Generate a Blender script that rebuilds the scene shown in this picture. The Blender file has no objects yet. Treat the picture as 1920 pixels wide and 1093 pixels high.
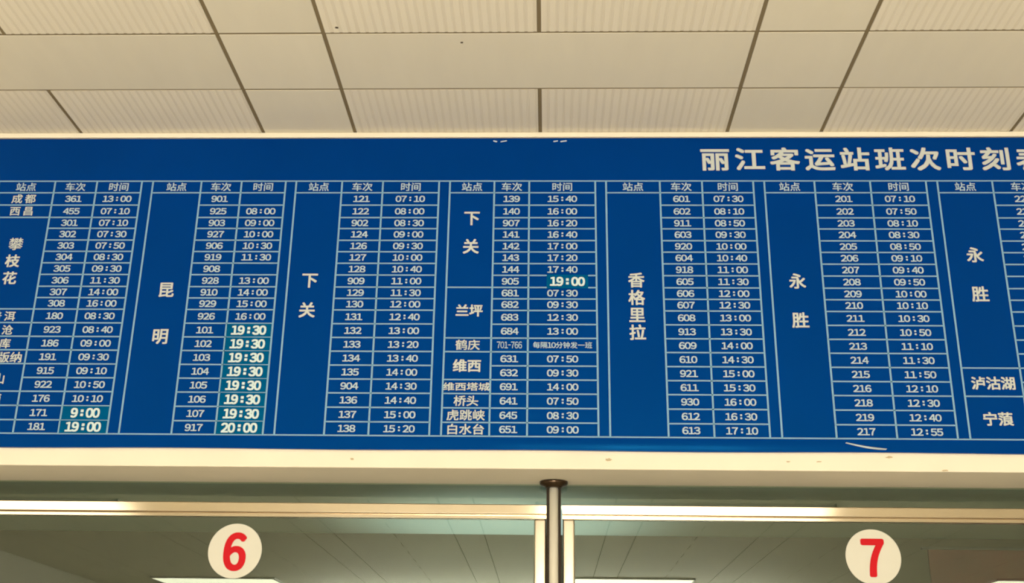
import bpy, bmesh, math, random
from mathutils import Vector, Matrix

random.seed(7)
S = bpy.context.scene
COL = S.collection

# ------------------------------------------------------------------ camera
EYE = 1.6
PITCH, YAW, ROLL = math.radians(20.7678), math.radians(1.9246), math.radians(0.8306)
cp, sp, cy, sy = math.cos(PITCH), math.sin(PITCH), math.cos(YAW), math.sin(YAW)
fwd = Vector((-sy * cp, cy * cp, sp))
rgt = Vector((cy, sy, 0))
upv = rgt.cross(fwd)
cr, sr = math.cos(ROLL), math.sin(ROLL)
rgt, upv = cr * rgt + sr * upv, -sr * rgt + cr * upv
cam_data = bpy.data.cameras.new('camera')
cam_data.sensor_fit = 'HORIZONTAL'
cam_data.sensor_width = 36.0
cam_data.lens = 2168.2 / 1920 * 36.0
cam_data.clip_end = 200
cam = bpy.data.objects.new('camera', cam_data)
M = Matrix((rgt, upv, -fwd)).transposed().to_4x4()
M.translation = Vector((0.055, -6.6334, EYE))
cam.matrix_world = M
COL.objects.link(cam)
S.camera = cam

# ------------------------------------------------------------------ world, daylight, exposure
world = bpy.data.worlds.new('world')
S.world = world
world.use_nodes = True
world.node_tree.nodes['Background'].inputs[0].default_value = (1.0, 0.97, 0.92, 1)
world.node_tree.nodes['Background'].inputs[1].default_value = 1.0
S.view_settings.view_transform = 'Standard'
S.view_settings.look = 'None'
S.view_settings.gamma = 1.0
S.view_settings.use_curve_mapping = False
S.view_settings.exposure = 0.28
S.cycles.filter_width = 3.2


def area(name, loc, rot, sx, sz, power, color):
    l = bpy.data.lights.new(name, 'AREA')
    l.shape = 'RECTANGLE'
    l.size, l.size_y = sx, sz
    l.energy = power
    l.color = color
    o = bpy.data.objects.new(name, l)
    o.location = loc
    o.rotation_euler = rot
    COL.objects.link(o)
    return o


# area lamp for daylight, set in the rear opening behind the photographer
area('rear_opening_daylight', (0, -25.7, 3.7), (math.radians(90), 0, 0), 12.8, 2.1, 1250, (1.0, 0.96, 0.88))
# low sun through the same opening, falling on the hall floor
sun = bpy.data.lights.new('sun', 'SUN')
sun.energy = 38.0
sun.angle = math.radians(0.6)
sun.color = (1.0, 0.95, 0.86)
sun_o = bpy.data.objects.new('sun', sun)
sun_o.location = (0, -40, 12)
sun_o.rotation_euler = (math.radians(90 - 11.7), 0, 0)
COL.objects.link(sun_o)
S.cycles.caustics_reflective = False
S.cycles.caustics_refractive = False
S.cycles.max_bounces = 9
S.cycles.diffuse_bounces = 6
S.cycles.glossy_bounces = 4

# ------------------------------------------------------------------ materials
MATS = {}


def mat(name, color, rough=0.6, metal=0.0, spec=0.5, noise=0.0, nscale=4.0, bump=0.0, emit=0.0, random_tone=0.0, tint=None, stretch=(1, 1, 1)):
    m = bpy.data.materials.new(name)
    m.use_nodes = True
    nt = m.node_tree
    b = nt.nodes['Principled BSDF']
    b.inputs['Roughness'].default_value = rough
    b.inputs['Metallic'].default_value = metal
    b.inputs['Specular IOR Level'].default_value = spec
    b.inputs['Base Color'].default_value = (*color, 1)
    if tint:
        b.inputs['Specular Tint'].default_value = (*tint, 1)
    src = None
    if noise > 0 or bump > 0:
        tc = nt.nodes.new('ShaderNodeTexCoord')
        mp = nt.nodes.new('ShaderNodeMapping')
        mp.inputs['Scale'].default_value = stretch
        nz = nt.nodes.new('ShaderNodeTexNoise')
        nz.inputs['Scale'].default_value = nscale
        nz.inputs['Detail'].default_value = 4
        nt.links.new(tc.outputs['Object'], mp.inputs['Vector'])
        nt.links.new(mp.outputs['Vector'], nz.inputs['Vector'])
        rp = nt.nodes.new('ShaderNodeMapRange')
        rp.inputs['From Min'].default_value = 0.25
        rp.inputs['From Max'].default_value = 0.75
        rp.inputs['To Min'].default_value = 1 - noise
        rp.inputs['To Max'].default_value = 1 + noise
        nt.links.new(nz.outputs['Fac'], rp.inputs['Value'])
        src = rp.outputs['Result']
        if bump > 0:
            bp = nt.nodes.new('ShaderNodeBump')
            bp.inputs['Strength'].default_value = bump
            bp.inputs['Distance'].default_value = 0.01
            nt.links.new(nz.outputs['Fac'], bp.inputs['Height'])
            nt.links.new(bp.outputs['Normal'], b.inputs['Normal'])
    if random_tone > 0:
        oi = nt.nodes.new('ShaderNodeObjectInfo')
        r2 = nt.nodes.new('ShaderNodeMapRange')
        r2.inputs['To Min'].default_value = 1 - random_tone
        r2.inputs['To Max'].default_value = 1 + random_tone
        nt.links.new(oi.outputs['Random'], r2.inputs['Value'])
        if src is not None:
            mu = nt.nodes.new('ShaderNodeMath')
            mu.operation = 'MULTIPLY'
            nt.links.new(src, mu.inputs[0])
            nt.links.new(r2.outputs['Result'], mu.inputs[1])
            src = mu.outputs[0]
        else:
            src = r2.outputs['Result']
    if src is not None:
        vm = nt.nodes.new('ShaderNodeVectorMath')
        vm.operation = 'SCALE'
        vm.inputs[0].default_value = color
        nt.links.new(src, vm.inputs['Scale'])
        nt.links.new(vm.outputs['Vector'], b.inputs['Base Color'])
    if emit > 0:
        b.inputs['Emission Color'].default_value = (*color, 1)
        b.inputs['Emission Strength'].default_value = emit
    MATS[name] = m
    return m


mat('wall_paint', (0.86, 0.80, 0.66), 0.7, noise=0.03, nscale=3.0, bump=0.05)
mat('hall_wall', (0.74, 0.71, 0.64), 0.7, noise=0.03, nscale=1.0)
mat('floor_tile', (0.64, 0.60, 0.52), 0.35, noise=0.06, nscale=2.0)
mat('panel_plain', (0.69, 0.65, 0.54), 0.75, noise=0.02, nscale=3.0, random_tone=0.03, stretch=(3, 0.6, 1))
mat('panel_ribbed', (0.75, 0.70, 0.59), 0.75, noise=0.02, nscale=2.0, random_tone=0.02)
mat('panel_groove', (0.685, 0.635, 0.53), 0.8)
mat('ceiling_grid', (0.20, 0.155, 0.085), 0.8)
mat('board_blue', (0.0, 0.034, 0.222), 0.22, spec=0.28, tint=(0.03, 0.55, 1.0), noise=0.05, nscale=1.5)
mat('print_line', (0.22, 0.42, 0.61), 0.5, spec=0.2)
mat('print_small', (0.44, 0.57, 0.67), 0.5, spec=0.2)
mat('print_large', (0.55, 0.59, 0.58), 0.5, spec=0.2)
mat('sticker_blue', (0.0, 0.085, 0.230), 0.4, spec=0.1, tint=(0.05, 0.7, 1.0), noise=0.12, nscale=9.0)
mat('sticker_print', (0.60, 0.74, 0.78), 0.5, spec=0.2)
mat('film_white', (0.55, 0.68, 0.76), 0.4)
mat('steel_post', (0.96, 0.92, 0.81), 0.30, metal=0.10, spec=0.9, noise=0.03, nscale=5.0, stretch=(4, 4, 0.3))
mat('steel_satin', (0.78, 0.72, 0.60), 0.30, metal=1.0, noise=0.04, nscale=6.0, stretch=(4, 4, 0.3))
mat('steel', (0.62, 0.545, 0.43), 0.09, metal=1.0, noise=0.04, nscale=6.0, stretch=(0.3, 4, 4))
mat('steel_dark', (0.06, 0.036, 0.018), 0.35, metal=0.7)
mat('channel_brown', (0.035, 0.022, 0.011), 0.6, spec=0.2)
mat('disc_cream', (0.70, 0.69, 0.60), 0.5, noise=0.02, nscale=12)
mat('numeral_red', (0.60, 0.006, 0.014), 0.5, spec=0.15)
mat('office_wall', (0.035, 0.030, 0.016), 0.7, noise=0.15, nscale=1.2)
mat('office_ceiling', (0.30, 0.36, 0.35), 0.8)
mat('banner_red', (0.11, 0.005, 0.003), 0.6, noise=0.3, nscale=3.0)
mat('stain', (0.09, 0.065, 0.035), 0.9)
mat('scuff', (0.55, 0.45, 0.28), 0.9)
mat('lamp_white', (1.0, 0.93, 0.74), 0.5, emit=6.0)
mat('lamp_frame', (0.75, 0.73, 0.68), 0.5)
mat('dark_metal', (0.05, 0.05, 0.05), 0.5)


def glass_mat(name, tint, refl, rough=0.0):
    m = bpy.data.materials.new(name)
    m.use_nodes = True
    nt = m.node_tree
    nt.nodes.clear()
    out = nt.nodes.new('ShaderNodeOutputMaterial')
    tr = nt.nodes.new('ShaderNodeBsdfTransparent')
    tr.inputs['Color'].default_value = (*tint, 1)
    gl = nt.nodes.new('ShaderNodeBsdfGlossy')
    gl.inputs['Roughness'].default_value = rough
    gl.inputs['Color'].default_value = (0.95, 1.0, 0.93, 1)
    mx = nt.nodes.new('ShaderNodeMixShader')
    mx.inputs['Fac'].default_value = refl
    nt.links.new(tr.outputs[0], mx.inputs[1])
    nt.links.new(gl.outputs[0], mx.inputs[2])
    nt.links.new(mx.outputs[0], out.inputs[0])
    MATS[name] = m


glass_mat('green_glass', (0.80, 0.87, 0.82), 0.07)

# ------------------------------------------------------------------ mesh helpers


def bm_box(bm, x0, x1, y0, y1, z0, z1, bevel=0.0, seg=2):
    vs = [bm.verts.new((x, y, z)) for x in (x0, x1) for y in (y0, y1) for z in (z0, z1)]
    q = [(0, 1, 3, 2), (4, 6, 7, 5), (0, 4, 5, 1), (2, 3, 7, 6), (0, 2, 6, 4), (1, 5, 7, 3)]
    fs = [bm.faces.new([vs[i] for i in f]) for f in q]
    if bevel > 0:
        es = {e for f in fs for e in f.edges}
        bmesh.ops.bevel(bm, geom=list(es), offset=bevel, segments=seg, affect='EDGES', profile=0.5)
    return fs


def mesh_from(bm, name):
    bmesh.ops.recalc_face_normals(bm, faces=bm.faces)
    me = bpy.data.meshes.new(name)
    bm.to_mesh(me)
    bm.free()
    return me


def link(name, me, material=None, parent=None, loc=(0, 0, 0), rot=None):
    if material is not None and len(me.materials) == 0:
        me.materials.append(MATS[material])
    o = bpy.data.objects.new(name, me)
    o.location = loc
    if rot:
        o.rotation_euler = rot
    if parent:
        o.parent = parent
    COL.objects.link(o)
    return o


def box(name, x0, x1, y0, y1, z0, z1, material, parent=None, bevel=0.0, seg=2, smooth=False):
    """box mesh with its origin at the middle of its base"""
    cx, cyy = (x0 + x1) / 2, (y0 + y1) / 2
    bm = bmesh.new()
    bm_box(bm, x0 - cx, x1 - cx, y0 - cyy, y1 - cyy, 0, z1 - z0, bevel, seg)
    me = mesh_from(bm, name)
    if smooth:
        for p in me.polygons:
            p.use_smooth = True
    pl = parent.location if parent else Vector((0, 0, 0))
    return link(name, me, material, parent, (cx - pl.x, cyy - pl.y, z0 - pl.z))


def lathe(name, prof, material, parent, loc, seg=40):
    bm = bmesh.new()
    rings = []
    for r, z in prof:
        rings.append([bm.verts.new((r * math.cos(2 * math.pi * i / seg), r * math.sin(2 * math.pi * i / seg), z)) for i in range(seg)])
    for a, b in zip(rings, rings[1:]):
        for i in range(seg):
            bm.faces.new((a[i], a[(i + 1) % seg], b[(i + 1) % seg], b[i]))
    bm.faces.new(rings[0][::-1])
    bm.faces.new(rings[-1])
    me = mesh_from(bm, name)
    for p in me.polygons:
        p.use_smooth = len(p.vertices) == 4
    return link(name, me, material, parent, loc)


def empty(name, loc):
    o = bpy.data.objects.new(name, None)
    o.empty_display_size = 0.1
    o.location = loc
    COL.objects.link(o)
    return o


def tag(o, label, cat, group=None):
    o['label'] = label
    o['category'] = cat
    if group:
        o['group'] = group
    return o


def struct(o, label=None):
    o['kind'] = 'structure'
    if label:
        o['label'] = label
    return o


# ------------------------------------------------------------------ dimensions (metres)
def Z(rel):          # heights measured from eye level
    return rel + EYE


CEIL = Z(3.6111)
SOFFIT = Z(1.4177)
B_TOP, B_BOT = Z(3.5676), Z(1.5226)
GLASS_Y = 0.42
HALL_X0, HALL_X1, HALL_Y = -12.2, 13.6, -26.0

# ------------------------------------------------------------------ hall shell
struct(box('floor', HALL_X0, HALL_X1, HALL_Y, 3.0, -0.2, 0.0, 'floor_tile'), 'pale tiled station hall floor')
struct(box('wall_left', HALL_X0 - 0.2, HALL_X0, HALL_Y, 3.0, 0.0, 5.5, 'hall_wall'), 'plain hall side wall')
struct(box('wall_right', HALL_X1, HALL_X1 + 0.2, HALL_Y, 3.0, 0.0, 5.5, 'hall_wall'), 'plain hall side wall')
wr = bmesh.new()
bm_box(wr, HALL_X0, -6.5, HALL_Y - 0.2, HALL_Y, 0, 5.5)
bm_box(wr, 6.5, HALL_X1, HALL_Y - 0.2, HALL_Y, 0, 5.5)
bm_box(wr, -6.5, 6.5, HALL_Y - 0.2, HALL_Y, 4.8, 5.5)
bm_box(wr, -6.5, 6.5, HALL_Y - 0.2, HALL_Y, 0, 2.6)  # unseen opening, placed and sized to throw sunlight on the front floor
struct(link('wall_rear', mesh_from(wr, 'wall_rear'), 'hall_wall'), 'rear hall wall, its unseen high opening shaped to steer daylight')

# header wall that carries the board; its underside is the soffit above the ticket windows
struct(box('wall_front', HALL_X0, HALL_X1, 0.0, 0.50, SOFFIT, 5.5, 'wall_paint', bevel=0.004), 'cream painted header wall above the ticket windows')
struct(box('trim_1', HALL_X0, HALL_X1, -0.022, 0.0, CEIL - 0.036, CEIL - 0.002, 'wall_paint', bevel=0.004), 'thin cream strip between timetable and ceiling')

# room behind the glass
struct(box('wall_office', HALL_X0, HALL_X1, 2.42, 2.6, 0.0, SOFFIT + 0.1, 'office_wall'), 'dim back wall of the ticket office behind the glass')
struct(box('ceiling_office', HALL_X0, HALL_X1, 0.50, 2.42, SOFFIT, SOFFIT + 0.1, 'office_ceiling'), 'pale ticket office ceiling behind the glass')
struct(box('wall_counter', HALL_X0, HALL_X1, 0.412, 0.55, 0.0, 1.05, 'wall_paint'), 'low counter wall below the ticket windows')

# ------------------------------------------------------------------ ceiling
ceil = struct(box('ceiling', HALL_X0, HALL_X1, HALL_Y, 0.0, CEIL + 0.005, CEIL + 0.12, 'ceiling_grid'), 'suspended ceiling of pale tan ribbed and plain panels')
GX, GY = 0.024, 0.0175      # joint widths
PZ = 0.005


def panel_mesh(w, d, ribbed, name):
    bm = bmesh.new()
    w2, d2 = w / 2 - GX / 2, d / 2 - GY / 2
    if not ribbed:
        bm_box(bm, -w2, w2, -d2, d2, 0, PZ, 0.0015, 1)
        me = mesh_from(bm, name)
        me.materials.append(MATS['panel_plain'])
        return me
    n = max(1, round(w / 0.05))
    step = 2 * w2 / n
    dep = 0.0022
    pts = []
    x = -w2
    for i in range(n):
        a = x + i * step
        pts += [(a, 0), (a + step * 0.56, 0), (a + step * 0.62, dep), (a + step * 0.94, dep)]
    pts.append((w2, 0))
    lo = [[bm.verts.new((px, yy, pz)) for px, pz in pts] for yy in (-d2, d2)]
    gi = []
    for i in range(len(pts) - 1):
        f = bm.faces.new((lo[0][i], lo[0][i + 1], lo[1][i + 1], lo[1][i]))
        f.material_index = 1 if pts[i][1] > 0 and pts[i + 1][1] > 0 else 0
    t = [bm.verts.new((xx, yy, PZ)) for xx, yy in ((-w2, -d2), (w2, -d2), (w2, d2), (-w2, d2))]
    bm.faces.new(t)
    bm.faces.new([lo[0][0], lo[1][0], t[3], t[0]])
    bm.faces.new([lo[0][-1], t[1], t[2], lo[1][-1]])
    bm.faces.new(lo[0] + [t[1], t[0]])
    bm.faces.new(lo[1][::-1] + [t[3], t[2]])
    me = mesh_from(bm, name)
    me.materials.append(MATS['panel_ribbed'])
    me.materials.append(MATS['panel_groove'])
    return me


PM = {}


def panel_spec(row):
    y1 = 0.0 if row == 0 else -0.5559 - 0.6 * (row - 1)
    y0 = -0.5559 - 0.6 * row
    ribbed = row % 2 == 0
    out = []
    for k in range(-5, 6):
        c = 3.0 * k
        out.append((c - 1.8, c - 1.2, False))
        if ribbed:
            out += [(c - 1.2, c, True), (c, c + 1.2, True)]
        else:
            out.append((c - 1.2, c + 1.2, False))
    return y0, y1, out


far = bmesh.new()
for row in range(0, 43):
    y0, y1, ps = panel_spec(row)
    for x0, x1, rb in ps:
        x0, x1, y0 = max(x0, HALL_X0), min(x1, HALL_X1), max(y0, HALL_Y)
        if x1 - x0 < 0.1 or y1 - y0 < 0.05:
            continue
        if row < 5 and -5.4 < (x0 + x1) / 2 < 5.4:
            d = y1 - y0
            key = (round(x1 - x0, 2), round(d, 2), rb)
            if key not in PM:
                PM[key] = panel_mesh(x1 - x0, d, rb, 'ribbed_ceiling_panel' if rb else 'plain_ceiling_panel')
            link('ribbed_ceiling_panel' if rb else 'plain_ceiling_panel', PM[key], None, ceil,
                 ((x0 + x1) / 2 - ceil.location.x, (y0 + y1) / 2 - ceil.location.y, CEIL - ceil.location.z + random.uniform(-0.0006, 0.0004)))
        else:
            bm_box(far, x0 + GX / 2, x1 - GX / 2, y0 + GY / 2, y1 - GY / 2, CEIL, CEIL + PZ)
fo = link('distant_ceiling_panels', mesh_from(far, 'distant_ceiling_panels'), 'panel_plain', ceil, -ceil.location)
fo['kind'] = 'stuff'

for i, (x, y, r) in enumerate([(-1.115, -1.215, 0.010), (-0.435, -1.062, 0.008)]):
    bm = bmesh.new()
    bmesh.ops.create_circle(bm, cap_ends=True, radius=r, segments=14)
    for v in bm.verts:
        v.co *= random.uniform(0.8, 1.25)
        v.co.z = 0
    link('dark_spot', mesh_from(bm, 'dark_spot'), 'stain', ceil, (x - ceil.location.x, y - ceil.location.y, CEIL - 0.0012 - ceil.location.z))

# ------------------------------------------------------------------ hall ceiling lights (seen mirrored in steel and glass)
LAMPS = [(-0.15, 4.9, -13.4, -12.0, 'large lit ceiling panel mirrored in the rail right of the post'),
         (-11.4, -7.3, -13.4, -12.0, 'large lit ceiling panel mirrored in the far left rail'),
         (0.4, 3.75, -24.0, -22.2, 'pale yellow lit ceiling panel mirrored in glass right of the post'),
         (-10.25, -7.0, -24.6, -22.9, 'pale yellow lit ceiling panel mirrored in glass below number 6'),
         (11.0, 13.4, -24.0, -21.7, 'pale yellow lit ceiling panel mirrored at the right end of the glass')]
for x0, x1, y0, y1, lab in LAMPS:
    t = tag(empty('ceiling_light', ((x0 + x1) / 2, (y0 + y1) / 2, CEIL - 0.05)), lab, 'ceiling light', 'lit panels in the hall ceiling')
    box('diffuser', x0 + 0.04, x1 - 0.04, y0 + 0.04, y1 - 0.04, CEIL - 0.045, CEIL - 0.02, 'lamp_white', t)
    bm = bmesh.new()
    hx, hy = (x1 - x0) / 2, (y1 - y0) / 2
    for a in ((-hx, hx, -hy, -hy + 0.04), (-hx, hx, hy - 0.04, hy), (-hx, -hx + 0.04, -hy, hy), (hx - 0.04, hx, -hy, hy)):
        bm_box(bm, *a, 0, 0.05)
    link('frame', mesh_from(bm, 'frame'), 'lamp_frame', t)

# ------------------------------------------------------------------ timetable board
BX0, BX1 = -3.75, 3.64
BT = 0.016                         # thickness of the board
board = tag(empty('timetable_board', ((BX0 + BX1) / 2, 0.0, B_BOT)),
            'long blue bus timetable board with white grid and Chinese lettering', 'timetable board')


def bpos(x, z, out=0.0):
    return (x - board.location.x, -BT - out, z - board.location.z)


# film-faced panel: gently rippled along its lower margin where the film has lifted
nx, nz = 220, 16
bm = bmesh.new()
rip = [random.uniform(0, 6.28) for _ in range(4)]
zs = [0, 0.008, 0.016, 0.024, 0.032, 0.040, 0.050, 0.060, 0.072, 0.084, 0.10, 0.12, 0.3, 0.8, 1.4, B_TOP - B_BOT]
grid = []
for k, zz in enumerate(zs):
    rowv = []
    for i in range(nx + 1):
        x = BX0 + (BX1 - BX0) * i / nx
        amp = math.sin(math.pi * zz / 0.084) ** 2 if zz < 0.084 else 0.0
        w = max(0.0, math.cos((x - 0.75) * 1.05)) ** 2 + 0.25 * math.sin(x * 5.3 + rip[2]) ** 2
        off = amp * 0.0022 * w
        edge = 0.0025 * math.sin(x * 3.1 + rip[3]) * (1 if k == 0 else 0)
        rowv.append(bm.verts.new((x - board.location.x, -BT - off, zz + edge)))
    grid.append(rowv)
for k in range(len(zs) - 1):
    for i in range(nx):
        bm.faces.new((grid[k][i], grid[k][i + 1], grid[k + 1][i + 1], grid[k + 1][i]))
rim = [[bm.verts.new(v.co) for v in r] for r in (grid[0], grid[-1])]
bk = [[bm.verts.new((v.co.x, -0.0005, v.co.z)) for v in r] for r in rim]
for i in range(nx):
    bm.faces.new((rim[0][i], bk[0][i], bk[0][i + 1], rim[0][i + 1]))
    bm.faces.new((rim[1][i], rim[1][i + 1], bk[1][i + 1], bk[1][i]))
for j in (0, nx):
    bm.faces.new([rim[0][j], rim[1][j], bk[1][j], bk[0][j]])
me = mesh_from(bm, 'board_panel')
for p in me.polygons:
    p.use_smooth = abs(p.normal.y) > 0.7
link('board_panel', me, 'board_blue', board)

ROWZ = [Z(v) for v in (3.2612, 3.1791, 3.0924, 3.0064, 2.9306, 2.8504, 2.7732, 2.6952, 2.6171, 2.5375, 2.4627, 2.3874,
                       2.2983, 2.2100, 2.1231, 2.0354, 1.9487, 1.8625, 1.7747, 1.6871, 1.6048)]
LH, LV = 0.0072, 0.0095            # printed line widths

# station cells: (first row, last row, characters, layout)
BLOCKS = [
    dict(x=(-3.483, -3.1153, -2.8429, -2.5525),
         rows=[('361', '13:00'), ('455', '07:10'), ('301', '07:10'), ('302', '07:30'), ('303', '07:50'), ('304', '08:30'), ('305', '09:30'),
               ('306', '11:30'), ('307', '14:00'), ('308', '16:00'), ('180', '08:30'), ('923', '08:40'), ('186', '09:00'), ('191', '09:30'),
               ('915', '09:10'), ('922', '10:50'), ('176', '10:10'), ('171', '*9:00'), ('181', '*19:00')],
         cells=[(1, 1), (2, 2), (3, 10), (11, 11), (12, 12), (13, 13), (14, 14), (15, 16), (17, 17), (18, 18), (19, 19)],
         names=[('成 都', -3.301, 3.136, 0.066, 1.08), ('西 昌', -3.301, 3.050, 0.066, 1.08), ('攀', -3.300, 2.822, 0.088, 1.05),
                ('枝', -3.302, 2.707, 0.088, 1.05), ('花', -3.302, 2.592, 0.088, 1.05), ('普 洱', -3.300, 2.340, 0.066, 1.08),
                ('临 沧', -3.300, 2.250, 0.066, 1.08), ('六 库', -3.300, 2.163, 0.066, 1.08), ('西双版纳', -3.291, 2.075, 0.070, 1.12),
                ('保 山', -3.300, 1.940, 0.070, 1.08), ('瑞 丽', -3.300, 1.815, 0.066, 1.08)]),
    dict(x=(-2.4802, -2.1668, -1.9077, -1.6237),
         rows=[('901', ''), ('925', '08:00'), ('903', '09:00'), ('927', '10:00'), ('906', '10:30'), ('919', '11:30'), ('908', ''),
               ('928', '13:00'), ('910', '14:00'), ('929', '15:00'), ('926', '16:00'), ('101', '*19:30'), ('102', '*19:30'), ('103', '*19:30'),
               ('104', '*19:30'), ('105', '*19:30'), ('106', '*19:30'), ('107', '*19:30'), ('917', '*20:00')],
         cells=[(1, 19)],
         names=[('昆', -2.307, 2.516, 0.104, 1.0), ('明', -2.307, 2.213, 0.104, 1.0)]),
    dict(x=(-1.5556, -1.2611, -0.9995, -0.6408),
         rows=[('121', '07:10'), ('122', '08:00'), ('902', '08:30'), ('124', '09:00'), ('126', '09:30'), ('127', '10:00'), ('128', '10:40'),
               ('909', '11:00'), ('129', '11:30'), ('130', '12:00'), ('131', '12:40'), ('132', '13:00'), ('133', '13:20'), ('134', '13:40'),
               ('135', '14:00'), ('904', '14:30'), ('136', '14:40'), ('137', '15:00'), ('138', '15:20')],
         cells=[(1, 19)],
         names=[('下', -1.418, 2.582, 0.104, 1.0), ('关', -1.421, 2.386, 0.104, 1.0)]),
    dict(x=(-0.5715, -0.2890, -0.0675, 0.3501),
         rows=[('139', '15:40'), ('140', '16:00'), ('907', '16:20'), ('141', '16:40'), ('142', '17:00'), ('143', '17:20'), ('144', '17:40'),
               ('905', '#19:00'), ('681', '07:30'), ('682', '09:30'), ('683', '12:30'), ('684', '13:00'), ('701-766', '~'), ('631', '07:50'),
               ('632', '09:30'), ('691', '14:00'), ('641', '07:50'), ('645', '08:30'), ('651', '09:00')],
         cells=[(1, 8), (9, 12), (13, 13), (14, 15), (16, 16), (17, 17), (18, 18), (19, 19)],
         names=[('下', -0.426, 3.003, 0.104, 1.0), ('关', -0.428, 2.810, 0.104, 1.0), ('兰坪', -0.427, 2.386, 0.080, 1.05),
                ('鹤庆', -0.430, 2.166, 0.068, 1.10), ('维西', -0.430, 2.035, 0.082, 1.05), ('维西塔城', -0.430, 1.905, 0.052, 1.35),
                ('桥头', -0.430, 1.818, 0.068, 1.10), ('虎跳峡', -0.430, 1.731, 0.068, 1.12), ('白水台', -0.430, 1.646, 0.068, 1.12)]),
    dict(x=(0.4184, 0.7576, 1.0232, 1.3446),
         rows=[('601', '07:30'), ('602', '08:10'), ('911', '08:50'), ('603', '09:30'), ('920', '10:00'), ('604', '10:40'), ('918', '11:00'),
               ('605', '11:30'), ('606', '12:00'), ('607', '12:30'), ('608', '13:00'), ('913', '13:30'), ('609', '14:00'), ('610', '14:30'),
               ('921', '15:00'), ('611', '15:30'), ('930', '16:00'), ('612', '16:30'), ('613', '17:10')],
         cells=[(1, 19)],
         names=[('香', 0.593, 2.587, 0.102, 1.0), ('格', 0.593, 2.473, 0.102, 1.0), ('里', 0.593, 2.361, 0.102, 1.0), ('拉', 0.593, 2.249, 0.102, 1.0)]),
    dict(x=(1.4143, 1.7278, 2.0756, 2.4226),
         rows=[('201', '07:10'), ('202', '07:50'), ('203', '08:10'), ('204', '08:30'), ('205', '08:50'), ('206', '09:10'), ('207', '09:40'),
               ('208', '09:50'), ('209', '10:00'), ('210', '10:10'), ('211', '10:30'), ('212', '10:50'), ('213', '11:10'), ('214', '11:30'),
               ('215', '11:50'), ('216', '12:10'), ('218', '12:30'), ('219', '12:40'), ('217', '12:55')],
         cells=[(1, 19)],
         names=[('永', 1.573, 2.583, 0.104, 1.0), ('胜', 1.573, 2.331, 0.104, 1.0)]),
    dict(x=(2.4935, 2.8340, 3.1850, 3.5300),
         rows=[('220', ''), ('221', ''), ('222', ''), ('223', ''), ('224', ''), ('225', '')] + [('', '')] * 13,
         cells=[(1, 14), (15, 16), (17, 19)],
         names=[('永', 2.664, 2.758, 0.104, 1.0), ('胜', 2.664, 2.502, 0.104, 1.0), ('泸沽湖', 2.668, 1.942, 0.082, 1.05), ('宁蒗', 2.666, 1.726, 0.084, 1.05)]),
]

# ---- lettering: every glyph is converted once; every distinct string is one shared mesh
JOBS = []        # (object name, key, material, parent, x, z, out)
PEND_STICK = []
GLYPH = {}
WIDE = {str(i): chr(0xFF10 + i) for i in range(10)}


def letter(name, s, x, z, size, stretch, weight, material, parent, out=0.0012):
    JOBS.append((name, (s, size, stretch, weight), material, parent, x, z, out))


def line_rect(bm, x0, x1, z0, z1):
    bm_box(bm, x0 - board.location.x, x1 - board.location.x, -BT - 0.0008, -BT + 0.0002, z0 - board.location.z, z1 - board.location.z)


for bi, B in enumerate(BLOCKS):
    x0, x1, x2, x3 = B['x']
    bm = bmesh.new()
    zt, zb = ROWZ[0], ROWZ[-1]
    for x in B['x']:
        line_rect(bm, x - LV / 2, x + LV / 2, zb, zt)
    nxt = BLOCKS[bi + 1]['x'][0] if bi + 1 < len(BLOCKS) else x3
    line_rect(bm, x0, nxt, zt - LH / 2, zt + LH / 2)
    line_rect(bm, x0, nxt, zb - LH / 2, zb + LH / 2)
    cell_ends = {b for a, b in B['cells']}
    for k in range(1, 20):
        xs = x0 if k == 1 or (k - 1) in cell_ends else x1
        line_rect(bm, xs, x3, ROWZ[k] - LH / 2, ROWZ[k] + LH / 2)
    g = link('timetable_grid', mesh_from(bm, 'timetable_grid'), 'print_line', board)
    hz = (ROWZ[0] + ROWZ[1]) / 2
    for s, a, b in (('站点', x0, x1), ('车次', x1, x2), ('时间', x2, x3)):
        letter('column_heading', s, (a + b) / 2, hz, 0.062, 1.08, 0.0006, 'print_small', g)
    for s, x, z, size, st in B['names']:
        letter('station_lettering', s, x, Z(z), size, st, 0.0008 if s == '攀' else 0.0023 if size > 0.075 else 0.0010, 'print_large', g)
    for k, (num, tim) in enumerate(B['rows'], 1):
        z = (ROWZ[k] + ROWZ[k + 1]) / 2
        if num == '701-766':
            letter('bus_number', num, (x1 + x2) / 2, z, 0.042, 0.72, 0.0, 'print_small', g)
        elif num:
            letter('bus_number', num, (x1 + x2) / 2, z, 0.0415, 1.14, 0.0012, 'print_small', g)
        if tim == '~':
            letter('departure_note', '每隔10分钟发一班', (x2 + x3) / 2, z, 0.0420, 1.05, 0.0004, 'print_small', g)
        elif tim[:1] in ('*', '#'):
            c = (x2 + x3) / 2
            w, h = (x3 - x2) - LV, (ROWZ[k] - ROWZ[k + 1]) - 0.004
            if tim[0] == '#':
                c, w, h = 0.172, 0.255, 0.088
            sb = bmesh.new()
            bm_box(sb, -w / 2, w / 2, -0.0004, 0.0004, 0, h)
            stick = link('time_sticker', mesh_from(sb, 'time_sticker'), 'sticker_blue', board,
                         bpos(c + random.uniform(-0.002, 0.002), z - h / 2, 0.0009))
            stick.rotation_euler = (0, random.uniform(-0.006, 0.006), 0)
            stick['label'] = 'pasted lighter blue sticker with a bold white departure time'
            PEND_STICK.append((stick, tim[1:], h))
        elif tim:
            letter('departure_time', tim, (x2 + x3) / 2, z, 0.0415, 1.14, 0.0012, 'print_small', g)

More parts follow.
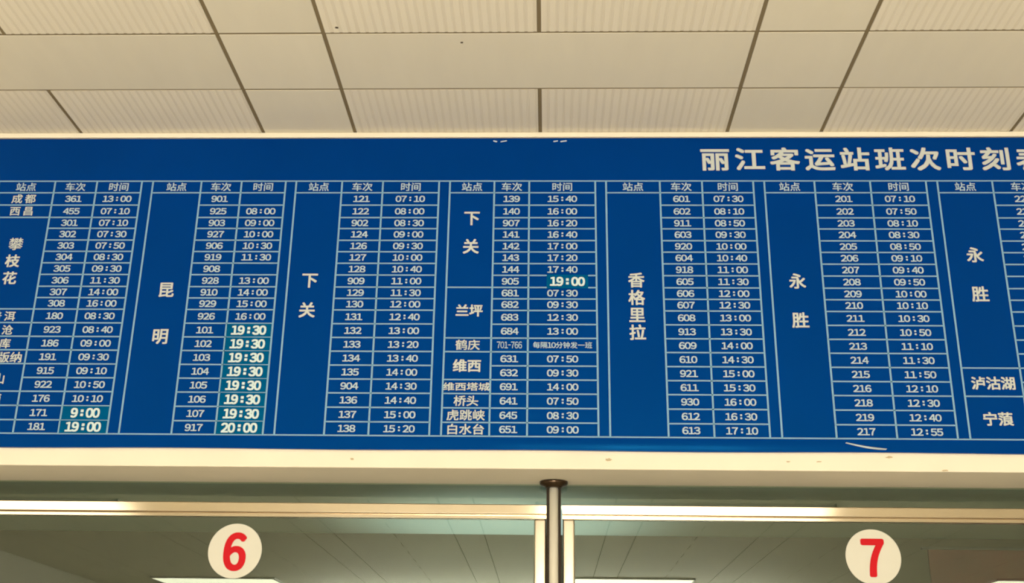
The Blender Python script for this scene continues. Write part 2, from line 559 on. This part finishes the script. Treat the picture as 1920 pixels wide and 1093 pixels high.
for i, ch in enumerate('丽江客运站班次时刻表'):
    letter('title_character', ch, 1.113 + 0.2205 * i, Z(3.414), 0.168, 1.16, 0.0047, 'print_large', board)

chars = set('0123456789')
for j in JOBS:
    chars |= set(j[1][0])
chars -= set(' :-')
tmp = []
for ch in sorted(chars):
    c = bpy.data.curves.new('glyph', 'FONT')
    c.body = WIDE.get(ch, ch)
    c.size = 1.0
    c.resolution_u = 3 if ch not in '67' else 8
    o = bpy.data.objects.new('glyph', c)
    COL.objects.link(o)
    tmp.append((ch, o, c))
dg = bpy.context.evaluated_depsgraph_get()
for ch, o, c in tmp:
    me = bpy.data.meshes.new_from_object(o.evaluated_get(dg))
    GLYPH[ch] = ([(v.co.x, v.co.y) for v in me.vertices], [tuple(p.vertices) for p in me.polygons])
    bpy.data.meshes.remove(me)
for ch, o, c in tmp:
    bpy.data.objects.remove(o)
    bpy.data.curves.remove(c)
zx = [p[0] for p in GLYPH['0'][0]]
zy = [p[1] for p in GLYPH['0'][0]]
DIG_W, DIG_H, DIG_X, DIG_Z = max(zx) - min(zx), max(zy) - min(zy), (max(zx) + min(zx)) / 2, (max(zy) + min(zy)) / 2


def string_mesh(s, size, stretch, weight, shifts=5):
    """flat printed lettering in the x-z plane, centred; size = digit height for digits, em for characters"""
    V, F = [], []
    dirs = [(0, 0)]
    if weight > 0:
        n = shifts - 1
        dirs += [(weight * math.cos(2 * math.pi * (i + 0.5) / n) * 1.2, weight * math.sin(2 * math.pi * (i + 0.5) / n)) for i in range(n)]

    def add(pts, faces):
        for li, (dx, dz) in enumerate(dirs):
            b = len(V)
            V.extend((x + dx, -0.00012 * li, z + dz) for x, z in pts)
            F.extend(tuple(b + i for i in f) for f in faces)

    digits = all(c in '0123456789:- ' for c in s)
    kz = size / DIG_H
    kx = kz * stretch
    adv_d, adv_c = size * 0.84 * stretch / 1.14, size * 1.10 * stretch / 1.14
    items, x = [], 0.0
    for c in s:
        a = {':': adv_c, '-': size * 0.6 * stretch, ' ': size * 0.22}.get(c)
        if a is None:
            a = size * stretch if ord(c) > 0x2E80 else adv_d
            if not digits and ord(c) < 0x2E80:
                a = size * 0.55 * stretch
        items.append((c, x + a / 2))
        x += a
    for c, xc in items:
        xc -= x / 2
        if c == ' ':
            continue
        if c == ':':
            q = size * 0.10
            for z in (-0.22 * size, 0.22 * size):
                add([(xc - q, z - q), (xc + q, z - q), (xc + q, z + q), (xc - q, z + q)], [(0, 1, 2, 3)])
        elif c == '-':
            add([(xc - size * 0.18, -size * 0.05), (xc + size * 0.18, -size * 0.05), (xc + size * 0.18, size * 0.05), (xc - size * 0.18, size * 0.05)], [(0, 1, 2, 3)])
        elif c in '0123456789':
            k = 1.0 if digits else 0.82
            pts, fs = GLYPH[c]
            add([((px - DIG_X) * kx * k + xc, (pz - DIG_Z) * kz * k) for px, pz in pts], fs)
        else:
            pts, fs = GLYPH[c]
            add([((px - 0.5) * size * stretch + xc, (pz - 0.375) * size) for px, pz in pts], fs)
    me = bpy.data.meshes.new('lettering')
    me.from_pydata(V, [], F)
    return me


USED = {}


def lettering_mesh(k, material, shifts=5):
    if (k, material) not in USED:
        me = string_mesh(*k, shifts)
        me.materials.append(MATS[material])
        USED[(k, material)] = me
    return USED[(k, material)]


for name, k, material, parent, x, z, out in JOBS:
    link(name, lettering_mesh(k, material), None, parent, bpos(x, z, out))
for st, t, h in PEND_STICK:
    link('sticker_lettering', lettering_mesh((t, 0.055, 0.98, 0.0032), 'sticker_print'), None, st, (0, -0.0008, h / 2))

# torn curl of film and small nicks along the board's edges
bm = bmesh.new()
pts = []
for i in range(13):
    t = i / 12
    x = 1.775 + 0.225 * t
    z = B_BOT + 0.055 - 0.030 * t - 0.014 * math.sin(t * 2.4)
    w = 0.002 + 0.005 * t * (1.1 - t) * 3
    pts.append((bm.verts.new((x, -0.0007 - 0.004 * t, z)), bm.verts.new((x + 0.004, -0.006 - 0.012 * t, z + w))))
for a, b in zip(pts, pts[1:]):
    bm.faces.new((a[0], b[0], b[1], a[1]))
bmesh.ops.translate(bm, verts=bm.verts, vec=(-board.location.x, -BT - 0.002, -B_BOT))
bmesh.ops.solidify(bm, geom=bm.faces[:], thickness=0.0008)
pf = link('peeled_film', mesh_from(bm, 'peeled_film'), 'film_white', board)
pf['label'] = 'pale torn curl of film on the lower margin'
for x, w in ((-0.29, 0.012), (-0.235, 0.02), (0.10, 0.014), (0.15, 0.02)):
    bm = bmesh.new()
    bm_box(bm, -w, w, -0.0005, 0.0005, -0.003, 0.003, 0.0004, 1)
    link('edge_nick', mesh_from(bm, 'edge_nick'), 'film_white', board, bpos(x, B_TOP - 0.022, 0.0006), (0, random.uniform(-0.3, 0.3), 0))

# scuffs on the strip of wall below the board
wf = bpy.data.objects['wall_front']
for x, z, w, h in ((-1.09, 1.468, 0.012, 0.008), (0.41, 1.475, 0.020, 0.010), (1.44, 1.470, 0.014, 0.006), (1.62, 1.472, 0.020, 0.004), (2.02, 1.500, 0.02, 0.008), (2.33, 1.425, 0.018, 0.006)):
    bm = bmesh.new()
    bmesh.ops.create_circle(bm, cap_ends=True, radius=1, segments=12)
    for v in bm.verts:
        k = random.uniform(0.6, 1.2)
        v.co = Vector((v.co.x * w * k, 0, v.co.y * h * k))
    link('scuff_mark', mesh_from(bm, 'scuff_mark'), 'scuff', wf, (x - wf.location.x, -0.0008 - wf.location.y, Z(z) - wf.location.z))

# ------------------------------------------------------------------ ticket windows: steel frames and green glass
POSTS = [-3.739, 0.091, 3.921]
RT, RB = Z(1.283), Z(1.197)
FRAME_BOT = 1.05


def rail_mesh(length, h, d, name):
    """rolled steel channel: rounded upper tube over a narrow lower lip, along x"""
    prof = []
    lip = h * 0.24
    def arc(cy_, cz, ry, rz, n=10):
        return [(cy_ - ry * math.cos(a), cz - rz * math.sin(a)) for a in [(-math.pi / 2 + math.pi * i / n) for i in range(n + 1)]]
    up_h = h - lip - 0.004
    flat = up_h * 0.20
    # front outline from top to bottom: soft quarter, flat face, soft quarter, groove, lip
    r = 0.006
    top = h
    for i in range(6):
        a = math.pi / 2 * i / 5
        prof.append((-d / 2 + r - r * math.sin(a), top - r + r * math.cos(a)))
    zb = lip + 0.004
    for i in range(6):
        a = math.pi / 2 * i / 5
        prof.append((-d / 2 + r - r * math.cos(a), zb + r - r * math.sin(a)))
    prof.append((-d / 2 + 0.012, lip + 0.001))
    for i in range(5):
        a = math.pi / 2 * i / 4
        prof.append((-d / 2 + 0.004 + 0.006 - 0.006 * math.sin(a), lip - 0.006 + 0.006 * math.cos(a)))
    prof.append((-d / 2 + 0.004, 0.0))
    prof += [(d / 2, 0.0), (d / 2, h)]
    bm = bmesh.new()
    ends = [[bm.verts.new((x, y, z)) for y, z in prof] for x in (-length / 2, length / 2)]
    n = len(prof)
    for i in range(n):
        bm.faces.new((ends[0][i], ends[0][(i + 1) % n], ends[1][(i + 1) % n], ends[1][i]))
    bm.faces.new(ends[0])
    bm.faces.new(ends[1][::-1])
    return mesh_from(bm, name)


for i in range(2):
    xa, xb = POSTS[i] + 0.054, POSTS[i + 1] - 0.045
    w = empty('window_%d' % (i + 1), ((xa + xb) / 2, GLASS_Y, FRAME_BOT))
    struct(w, ['ticket window of green glass in a steel frame left of the post', 'ticket window of green glass in a steel frame right of the post'][i])
    L = w.location
    link('top_rail', rail_mesh(xb - xa, RT - RB, 0.06, 'top_rail'), 'steel', w, (0, 0, RB - L.z))
    for x0, x1 in ((xa, xa + 0.073), (xb - 0.073, xb)):
        box('stile', x0, x1, GLASS_Y - 0.026, GLASS_Y + 0.026, FRAME_BOT, RB - 0.001, 'steel_satin', w, bevel=0.012, seg=4, smooth=True)
    box('glass_pane', xa + 0.07, xb - 0.07, GLASS_Y - 0.004, GLASS_Y + 0.004, FRAME_BOT, RB + 0.004, 'green_glass', w)
    box('transom_pane', POSTS[i] + 0.02, POSTS[i + 1] - 0.02, GLASS_Y + 0.034, GLASS_Y + 0.042, RT - 0.02, SOFFIT - 0.0005, 'green_glass', w)

# ------------------------------------------------------------------ steel posts under the soffit
PLAB = ['steel post at the far left end of the ticket windows', 'round steel post with dark flange between windows 6 and 7', 'steel post at the far right end of the ticket windows']
for px, lab in zip(POSTS, PLAB):
    t = tag(empty('steel_post', (px, 0.366, 0.0)), lab, 'post', 'steel posts between the ticket windows')
    lathe('tube', [(0.027, 0.0), (0.027, SOFFIT - 0.004)], 'steel_post', t, (0, 0, 0))
    box('rear_channel', px - 0.0445, px + 0.0445, 0.393, 0.410, 0.0, SOFFIT - 0.003, 'channel_brown', t, bevel=0.002)
    lathe('flange', [(0.050, SOFFIT - 0.040), (0.054, SOFFIT - 0.030), (0.080, SOFFIT - 0.022), (0.086, SOFFIT - 0.014), (0.086, SOFFIT - 0.001)], 'steel_dark', t, (0, 0, 0))

# ------------------------------------------------------------------ window numbers
for n, x, lab in (('6', -1.836, 'round cream disc with a red number 6 on the left glass'), ('7', 1.990, 'round cream disc with a red number 7 on the right glass')):
    zc = Z(0.991)
    bm = bmesh.new()
    R_ = 0.163
    c = bmesh.ops.create_cone(bm, cap_ends=True, segments=64, radius1=R_, radius2=R_, depth=0.004)
    bmesh.ops.rotate(bm, verts=bm.verts, matrix=Matrix.Rotation(math.radians(90), 3, 'X'))
    bmesh.ops.translate(bm, verts=bm.verts, vec=(0, 0, R_))
    d = tag(link('number_disc', mesh_from(bm, 'number_disc'), 'disc_cream', None, (x, GLASS_Y - 0.0063, zc - R_)), lab, 'number sign', 'round window number signs')
    nm = link('numeral', lettering_mesh((n, 0.214, 0.80, 0.0095), 'numeral_red', 13), None, d, (0.0, -0.0035, R_ - 0.005))
    nm['label'] = 'bold red numeral %s' % n

# ------------------------------------------------------------------ inside the office
t = tag(empty('wall_banner', (3.45, 2.41, 1.6)), 'dim dark red banner behind the glass right of number 7', 'banner')
box('cloth', 2.95, 4.1, 2.385, 2.40, 1.6, 2.93, 'banner_red', t, bevel=0.004)
box('hanging_rod', 2.90, 4.15, 2.38, 2.405, 2.93, 2.95, 'dark_metal', t, bevel=0.004)

# unseen uplighter added out of view to brighten the middle of the office ceiling
t = tag(empty('added_uplighter', (-0.25, 1.92, 0.0)), 'unseen uplighter added to brighten the office ceiling', 'floor lamp')
lathe('base', [(0.14, 0.0), (0.14, 0.02), (0.02, 0.035)], 'dark_metal', t, (0, 0, 0))
lathe('pole', [(0.012, 0.03), (0.012, 1.40)], 'dark_metal', t, (0, 0, 0), 16)
lathe('lamp_bowl', [(0.02, 1.40), (0.10, 1.43), (0.16, 1.50), (0.155, 1.50), (0.09, 1.44)], 'dark_metal', t, (0, 0, 0))
office_fill = bpy.data.lights.new('office_fill', 'SPOT')
office_fill.energy = 125
office_fill.color = (0.90, 1.0, 0.90)
office_fill.shadow_soft_size = 0.08
office_fill.spot_size = math.radians(96)
office_fill.spot_blend = 0.8
bo = bpy.data.objects.new('office_fill', office_fill)
bo.location = (0, 0, 1.52)
bo.rotation_euler = (math.radians(180), 0, 0)
bo.parent = t
COL.objects.link(bo)
